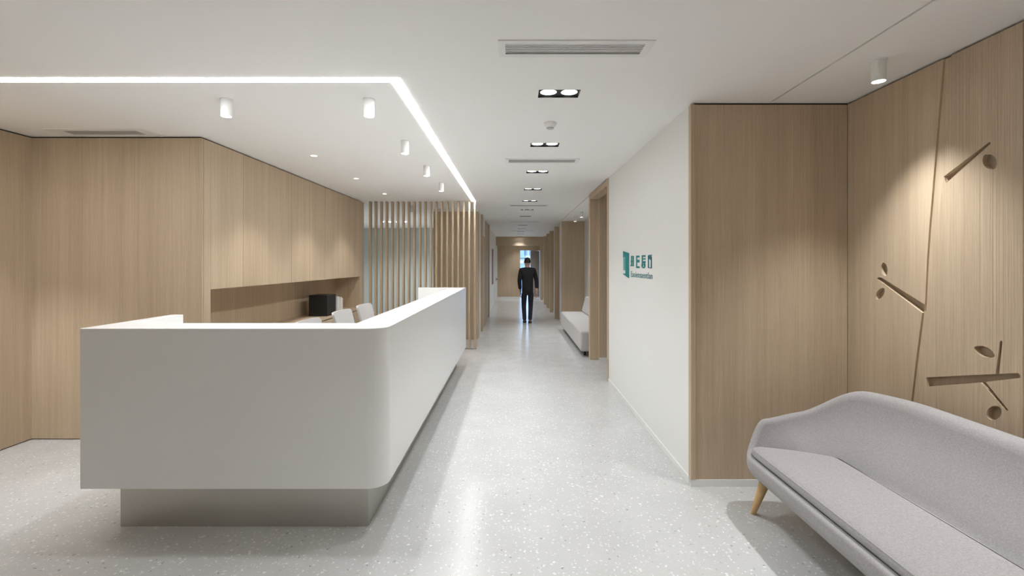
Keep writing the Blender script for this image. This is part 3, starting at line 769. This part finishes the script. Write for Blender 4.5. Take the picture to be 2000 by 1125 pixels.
for sx, sy in ((-1, -1), (-1, 1), (1, -1), (1, 1)):
    tx, ty = (-.29 if sx < 0 else .24), sy*.775
    fx, fy = tx+(-.015 if sx < 0 else .05), ty+sy*.105
    bm = bmesh.new(); add_tube(bm, [(fx, fy, 0), (fx+(tx-fx)*.03, fy+(ty-fy)*.03, .008), (tx, ty, .245)], [.0135, .015, .029], 18); from_bm('leg', bm, 'oak_leg', sofa, smooth=True)

# ================================================================== PERSON
per = thing('person', 'person in black jacket and dark trousers walking away down the corridor', 'person', (.345, 11.4, 0))
def skin(name, pts, edges, rad, m, parent, sub=2, root=0):
    me = bpy.data.meshes.new(name); me.from_pydata(pts, edges, []); o = bpy.data.objects.new(name, me); COL.objects.link(o)
    sk = o.modifiers.new('skin', 'SKIN'); sk.use_smooth_shade = True
    for i, v in enumerate(me.skin_vertices[0].data):
        r_ = rad[i]; v.radius = r_ if isinstance(r_, tuple) else (r_, r_); v.use_root = (i == root)
    s = o.modifiers.new('sub', 'SUBSURF'); s.levels = s.render_levels = sub
    bpy.context.view_layer.update()
    em = bpy.data.meshes.new_from_object(o.evaluated_get(bpy.context.evaluated_depsgraph_get())); bpy.data.objects.remove(o)
    em.name = name; em.materials.clear()
    return link(name, em, m, parent, smooth=True)
# body: pelvis, spine, neck, head, arms, legs (faces +Y, left foot forward)
P = [(0, 0, .84), (0, 0, 1.0), (0, .01, 1.17), (0, .01, 1.31), (0, .02, 1.40), (0, .035, 1.47), (0, .045, 1.54), (0, .035, 1.605),
     (-.15, .01, 1.32), (-.185, -.03, 1.07), (-.175, .06, .84), (-.172, .085, .78),
     (.15, .01, 1.32), (.205, .03, 1.07), (.225, -.03, .85), (.222, -.04, .78),
     (-.075, 0, .78), (-.085, .06, .44), (-.07, -.02, .08), (-.07, .10, .035),
     (.075, 0, .78), (.075, .02, .44), (.055, -.10, .10), (.06, .01, .035)]
E = [(0,1),(1,2),(2,3),(3,4),(4,5),(5,6),(6,7),(3,8),(8,9),(9,10),(10,11),(3,12),(12,13),(13,14),(14,15),(0,16),(16,17),(17,18),(18,19),(0,20),(20,21),(21,22),(22,23)]
rad = [(.095,.075),(.10,.075),(.105,.08),(.085,.07),.048,.062,(.078,.092),(.055,.065),.052,.040,.030,.026,.052,.040,.030,.026,.075,.052,.038,.03,.075,.052,.038,.03]
skin('body', P, E, rad, 'skin', per)
# jacket over trunk and arms
PJ = [(0, 0, .70), (0, 0, .93), (0, .01, 1.15), (0, .01, 1.30), (0, .02, 1.40), (-.16, .01, 1.325), (-.20, -.03, 1.07), (-.182, .05, .85), (.16, .01, 1.325), (.222, .03, 1.07), (.232, -.025, .86)]
skin('jacket', PJ, [(0,1),(1,2),(2,3),(3,4),(3,5),(5,6),(6,7),(3,8),(8,9),(9,10)], [(.15,.12),(.15,.12),(.155,.12),(.12,.10),.062,.070,.056,.046,.070,.056,.046], 'jacket', per, root=1)
PT = [(0, 0, .86), (-.08, 0, .74), (-.09, .06, .44), (-.072, -.02, .075), (.08, 0, .74), (.08, .02, .44), (.058, -.095, .085)]
skin('trousers', PT, [(0,1),(1,2),(2,3),(0,4),(4,5),(5,6)], [(.105,.085),.080,.062,.052,.080,.062,.052], 'trousers', per)
bm = bmesh.new(); bmesh.ops.create_uvsphere(bm, u_segments=20, v_segments=14, radius=1)
bmesh.ops.delete(bm, geom=[v for v in bm.verts if v.co.z < -.55 or (v.co.y > .45 and v.co.z < .35)], context='VERTS')
for v in bm.verts: v.co = Vector((v.co.x*.080, .032+v.co.y*.098, 1.548+v.co.z*.098))
from_bm('hair', bm, 'hair', per, smooth=True)
for sx in (-1, 1):
    bm = bmesh.new(); bmesh.ops.create_uvsphere(bm, u_segments=10, v_segments=8, radius=1)
    for v in bm.verts: v.co = Vector((sx*.082+v.co.x*.010, .04+v.co.y*.018, 1.525+v.co.z*.032))
    from_bm('ear', bm, 'skin', per, smooth=True)
for s, (x, y, pitch) in ((-1, (-.07, .06, 0)), (1, (.06, -.05, .35))):
    bm = bmesh.new(); add_box(bm, -.045, .045, -.12, .15, .022, .10, .03, 3); 
    for v in bm.verts:
        if v.co.y > .02: v.co.z = .022+(v.co.z-.022)*(1-.55*min((v.co.y-.02)/.12, 1))
    sh = from_bm('shoe', bm, 'shoe', per, (x, y, 0), True)
    bm = bmesh.new(); add_box(bm, -.047, .047, -.122, .153, 0, .024, .01, 2); from_bm('sole', bm, 'sole', sh)
# hands: palm with four fingers and a thumb, fingers curled a little
for s, wrist in ((-1, Vector((-.172, .085, .79))), (1, Vector((.222, -.04, .79)))):
    pts = [wrist, wrist+Vector((0, .004, -.05)), wrist+Vector((0, .008, -.085))]; ed = [(0, 1), (1, 2)]; rd = [.024, (.020, .036), (.016, .034)]
    hand = skin('hand', pts, ed, rd, 'skin', per)
    for k, ln in enumerate((.062, .072, .068, .052)):
        b0 = wrist+Vector((0, -.026+.018*k, -.085)); kn = b0+Vector((-s*.006, .002, -ln*.55)); tp = kn+Vector((-s*.020, .002, -ln*.42))
        skin('finger', [b0, kn, tp], [(0, 1), (1, 2)], [.0095, .0088, .0075], 'skin', hand, 1)
    b0 = wrist+Vector((0, .03, -.03)); skin('thumb', [b0, b0+Vector((-s*.010, .024, -.026)), b0+Vector((-s*.018, .030, -.055))], [(0, 1), (1, 2)], [.012, .010, .008], 'skin', hand, 1)
